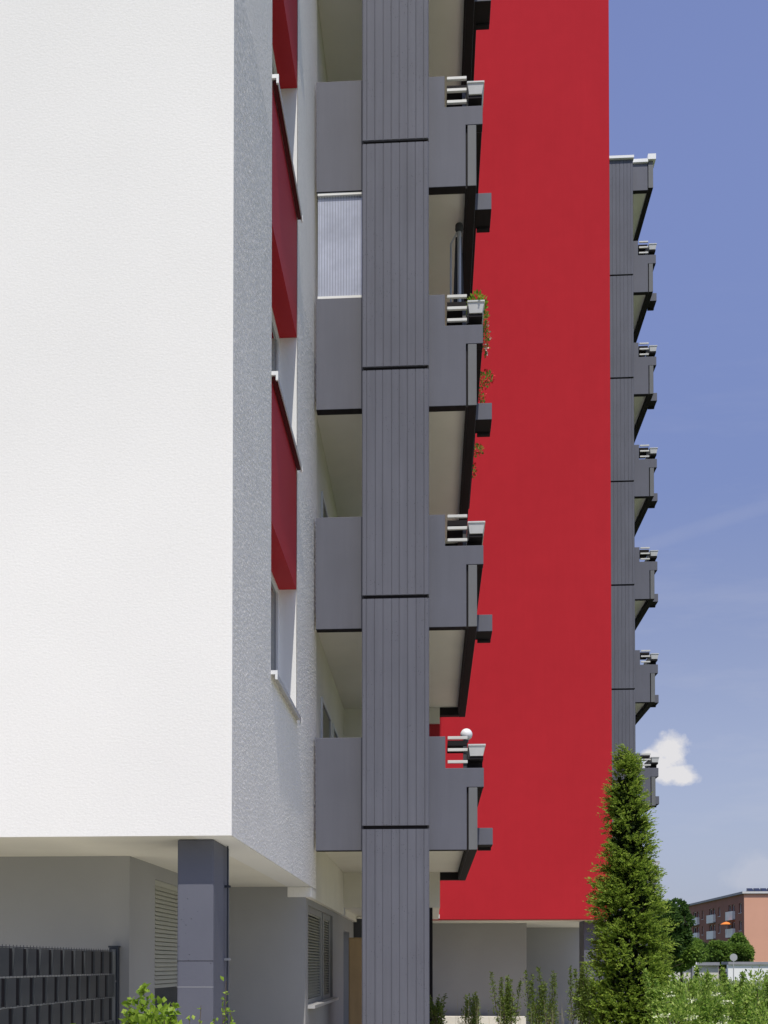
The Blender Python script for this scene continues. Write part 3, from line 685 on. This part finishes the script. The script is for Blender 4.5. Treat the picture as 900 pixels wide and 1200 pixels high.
# ------------------------------------------------------------------ vegetation
def limbs(m, base, h, spread, n, r0, lean=.0, seed=0):
    q = random.Random(seed); top = Vector(base) + Vector((lean, 0, h)); prev = Vector(base); rr = r0
    seg = 7
    for i in range(1, seg + 1):
        p = Vector(base).lerp(top, i / seg) + Vector((q.uniform(-.03, .03), q.uniform(-.03, .03), 0)) * h * .4
        r2 = r0 * (1 - .88 * i / seg); m.tube(prev, p, rr, r2, 7); prev = p; rr = r2
    for i in range(n):
        z = q.uniform(.2, .9); p = Vector(base).lerp(top, z); a = q.uniform(0, 2 * math.pi); l = spread * (1.1 - z * .8)
        e = p + Vector((math.cos(a) * l, math.sin(a) * l, l * q.uniform(.25, .7))); m.tube(p, e, r0 * .3 * (1.1 - z), r0 * .06, 5)
    return m

# tall conifer
cb = Vector((2.945, 14.0, 0))
T = thing('conifer', cb, 'tall narrow conifer with light green sprays in front of the red gable corner', 'tree')
limbs(MB(), cb, 4.7, .5, 60, .07, -.05, 3).build('trunk', BARK, T)
zz_ = np.array([0, .4, .7, 1.35, 1.98, 2.6, 3.25, 3.7, 4.0, 4.35, 4.6, 4.82]); rr_ = np.array([.58, .64, .61, .54, .465, .40, .32, .25, .19, .15, .10, .015])
nc = 640
hc = rng.random(nc * 3) ** 1.05 * 4.74; hc = hc[rng.random(nc * 3) < np.interp(hc, zz_, rr_) / .56 + .09][:nc]; nc = len(hc)
tc_ = rng.random(nc) * 2 * math.pi
rc_ = np.interp(hc, zz_, rr_) * (1 + .15 * np.sin(3 * tc_ + hc * 4.1) + .10 * rng.normal(size=nc)) * (1 - .30 * rng.random(nc) ** 3)
k_ = 14; ns = nc * k_
oc = np.stack([np.cos(tc_), np.sin(tc_), np.zeros(nc)], 1)
Pcl = np.stack([cb.x - .09 * hc / 4.8 + rc_ * oc[:, 0], cb.y + rc_ * oc[:, 1], hc], 1)
sz_ = (.042 + .042 * np.interp(hc, [0, 4.8], [1, .35]))[:, None]
Pc = np.repeat(Pcl, k_, 0) + rng.normal(size=(ns, 3)) * np.array([1, 1, .75]) * np.repeat(sz_, k_, 0) - np.repeat(oc, k_, 0) * .03
out = np.repeat(oc, k_, 0); h = Pc[:, 2]
ax = norm(out + np.stack([rng.normal(size=ns) * .35, rng.normal(size=ns) * .35, rng.uniform(-.10, .85, ns)], 1))
side = norm(np.cross(ax, rng.normal(size=(ns, 3)) * .6 + [0, 0, 1.0]))
Ps = []; Ds = []; Ss = []
for j in range(9):
    f_ = j / 8; sgn = 1 if j % 2 else -1
    L_ = .10 * (.7 + .6 * rng.random((ns, 1)))
    Ps.append(Pc + ax * L_ * (f_ - .3) + rng.normal(size=(ns, 3)) * .006); Ds.append(ax + side * sgn * .75 * (1 - f_ * .6) + rng.normal(size=(ns, 3)) * .2)
    Ss.append(rng.uniform(.042, .070, ns) * (1.1 - .5 * f_))
V, F = leaves(np.concatenate(Ps), np.concatenate(Ds), np.concatenate(Ss), .42, .1)
numesh('crown', V, F, [CONIF], T)
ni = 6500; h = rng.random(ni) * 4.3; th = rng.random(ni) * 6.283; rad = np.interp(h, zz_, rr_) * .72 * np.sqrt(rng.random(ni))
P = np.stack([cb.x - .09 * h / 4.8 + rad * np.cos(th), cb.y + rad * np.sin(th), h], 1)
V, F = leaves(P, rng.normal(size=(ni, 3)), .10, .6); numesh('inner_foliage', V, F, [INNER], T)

def bush(name, lab, cat, c, rx, ry, hgt, n, ls, m_, group=None, blossoms=0, shoots=0, seed=1, lumps=9, low=.15, wr=.5, stemcol=None):
    """stems from the ground, leaf clumps spread through an uneven volume, shoots sticking out of the top"""
    q = random.Random(seed); c = Vector(c); t = thing(name, c, lab, cat, group); st = MB(); P = []; D = []; BP = []
    per_ = n // (lumps + shoots) if lumps + shoots else n
    for i in range(lumps):
        a = q.uniform(0, 6.283); r = math.sqrt(q.random()) * .75; lc = c + Vector((math.cos(a) * r * rx, math.sin(a) * r * ry, hgt * q.uniform(low + .1, .80)))
        lr = (rx * q.uniform(.35, .6), ry * q.uniform(.35, .6), hgt * q.uniform(.14, .26))
        p, d = ellip(per_, lc, lr, .35); P.append(p); D.append(d + np.array([0, 0, .45]) + rng.normal(size=d.shape) * .4)
        for _ in range(3):
            e = lc + Vector((q.uniform(-1, 1) * lr[0] * .6, q.uniform(-1, 1) * lr[1] * .6, lr[2] * q.uniform(-.2, .8)))
            mid = c.lerp(e, .5) + Vector((q.uniform(-.1, .1) * rx, q.uniform(-.1, .1) * ry, 0)); b0 = c + Vector((q.uniform(-.2, .2) * rx, q.uniform(-.2, .2) * ry, 0))
            st.tube(b0, mid, .010 + hgt * .003, .008, 5); st.tube(mid, e, .008, .003, 5)
        if blossoms:
            for _ in range(blossoms):
                bc = np.array(lc) + np.array([q.uniform(-1, 1) * lr[0], q.uniform(-1, .2) * lr[1], lr[2] * q.uniform(.3, 1)])
                BP.append(bc + rng.normal(size=(26, 3)) * [.035, .035, .012])
    for i in range(shoots):
        a = q.uniform(0, 6.283); r = math.sqrt(q.random()) * .9; b0 = c + Vector((math.cos(a) * r * rx, math.sin(a) * r * ry, hgt * .5))
        e = b0 + Vector((q.uniform(-.12, .12), q.uniform(-.12, .12), hgt * q.uniform(.35, .56))); st.tube(b0, e, .006, .002, 5)
        st.tube(c + Vector((0, 0, 0)), b0, .009, .006, 5)
        tt = rng.random(per_)[:, None]; p = np.array(b0) * (1 - tt) + np.array(e) * tt + rng.normal(size=(per_, 3)) * .034 * (1.25 - tt)
        P.append(p); D.append(rng.normal(size=(per_, 3)) + np.array([0, 0, .6]))
    st.build('stems', BARK, t)
    P = np.concatenate(P); D = np.concatenate(D); V, F = leaves(P, D, rng.uniform(ls * .65, ls * 1.25, len(P)), wr); numesh('foliage', V, F, [m_], t)
    if BP:
        BP = np.concatenate(BP); V, F = leaves(BP, rng.normal(size=BP.shape) * .5 + [0, -.3, 1], .022, .9); numesh('blossoms', V, F, [FLOWW], t)
    return t
hg = 'leafy shrubs of the hedge at the lower right'
hs_ = [('hedge shrub at the foot of the tall conifer on its right side', (3.45, 12.6), .60, .5, 1.36),
       ('hedge shrub below the street lamp', (3.95, 13.4), .6, .5, 1.40),
       ('round topped hedge shrub standing highest below the white post', (3.85, 11.6), .55, .5, 1.50),
       ('dense hedge shrub with cream blossoms below the round sign', (4.45, 12.4), .62, .5, 1.34),
       ('hedge shrub with cream blossoms in the right foreground', (4.2, 10.6), .6, .5, 1.24),
       ('hedge shrub with upright twigs at the right edge of the picture', (4.75, 12.2), .5, .5, 1.52),
       ('blossoming hedge shrub in front of the conifer base', (2.95, 10.7), .5, .4, 1.22),
       ('yellow green hedge shrub lowest at the bottom right', (3.6, 9.9), .6, .4, 1.12),
       ('hedge shrub filling the gap behind the others at the right', (5.3, 13.6), .7, .5, 1.40)]
for i, (lab, (x, y), rx, ry, hh) in enumerate(hs_):
    bush('hedge_shrub', lab, 'shrub', (x, y, 0), rx, ry, hh + .10, 11000, .046, HEDGE, hg, blossoms=(2 if 'blossom' in lab else 0), shoots=8 if 'twigs' in lab or 'right side' in lab else 3, seed=20 + i, lumps=14, low=.1)
ug = 'slender upright shrubs before the recessed ground floor'
for i, (lab, x, y, rx, hh) in enumerate([('thin upright shrub directly right of the grey fin', .10, 13.6, .12, 1.12), ('thin upright shrub second from the fin with twin tips', .56, 13.8, .16, 1.13),
        ('taller upright shrub left of the recess corner under the red gable', 1.12, 14, .17, 1.42), ('tallest bushy upright shrub under the red gable', 1.66, 14.2, .25, 1.46), ('sparse upright shrub touching the left side of the conifer', 2.15, 13.8, .16, 1.52)]):
    bush('upright_shrub', lab, 'shrub', (x, y, 0), rx, rx, hh, 1900 if i < 2 else 3000, .036, SHRUBL, ug, shoots=9, seed=50 + i, lumps=4 if i != 4 else 1, low=.3)
bush('leafy_plant', 'bright green lobed leaf plant below the shutter beside the grey column', 'plant', (-1.60, 5.2, 0), .17, .13, 1.43, 3000, .038, YOUNG, None, shoots=4, seed=71, lumps=9, low=.60, wr=.85)
bush('leafy_plant', 'small leafy tips in front of the grey column at its foot', 'plant', (-1.30, 5.1, 0), .05, .05, 1.30, 160, .035, YOUNG, None, shoots=5, seed=72, lumps=0, wr=.7)
bush('leafy_plant', 'narrow green shoot with pale tip to the right of the column', 'plant', (-1.215, 5.5, 0), .035, .035, 1.42, 420, .032, YOUNG, None, shoots=7, seed=73, lumps=2, wr=.6)
bush('leafy_plant', 'few pale green leaves in front of the woven fence post', 'plant', (-2.0, 5.2, 0), .14, .06, 1.20, 260, .045, YOUNG, None, shoots=6, seed=74, lumps=2, low=.6, wr=.7)
# thin dry stalks between the shrubs
m = MB()
for i in range(46):
    x = rnd.uniform(.15, 2.0); y = rnd.uniform(13.2, 14.4); hh = rnd.uniform(.8, 1.15); m.tube((x, y, 0), (x + rnd.uniform(-.08, .08), y, hh), .003, .0012, 4)
o = m.build('dry_grass_stalks', STALK); tag(o, 'thin dry grass stalks between the upright shrubs', 'grass', None, 'stuff')

def tree(lab, c, hgt, r, n, ls, m_, seed, trunk=.3, cz=.58, lumps=26, group='deciduous trees beyond the hedge'):
    q = random.Random(seed); c = Vector(c); t = thing('deciduous_tree', c, lab, 'tree', group)
    limbs(MB(), c, hgt * .85, r * .9, 16, trunk, 0, seed).build('trunk', BARK, t); P = []; D = []
    for i in range(lumps):
        d = Vector((q.gauss(0, 1), q.gauss(0, 1), q.gauss(0, 1))).normalized(); k = q.uniform(.45, .85)
        lc = c + Vector((d.x * r * k, d.y * r * k, hgt * cz + d.z * hgt * .36 * k)); lr = r * q.uniform(.24, .42)
        p, dd = ellip(n // lumps, lc, (lr, lr, lr * .8), .6); P.append(p); D.append(dd + rng.normal(size=dd.shape) * .5)
    V, F = leaves(np.concatenate(P), np.concatenate(D), rng.uniform(ls * .6, ls * 1.3, (n // lumps) * lumps), .6); numesh('crown', V, F, [m_], t)
tree('tall dark green tree just right of the conifer behind the hedge', (15.0, 62, 0), 6.9, 1.75, 16000, .24, DARKL, 5, .14)
tree('rounded mid green tree right of the dark tall tree', (17.2, 66, 0), 3.8, 1.9, 9000, .24, MIDL, 6, .12, .6)
tree('small left hand tree in front of the brown housing block', (32.5, 108, 0), 4.9, 1.7, 9000, .34, MIDL, 7, .12)
tree('small right hand tree in front of the brown housing block', (34.6, 109, 0), 5.1, 1.8, 9000, .34, MIDL, 8, .12)
tree('dark green tree at the far left end of the housing block', (34.4, 128, 0), 5.4, 3.0, 9000, .4, DARKL, 9, .14)
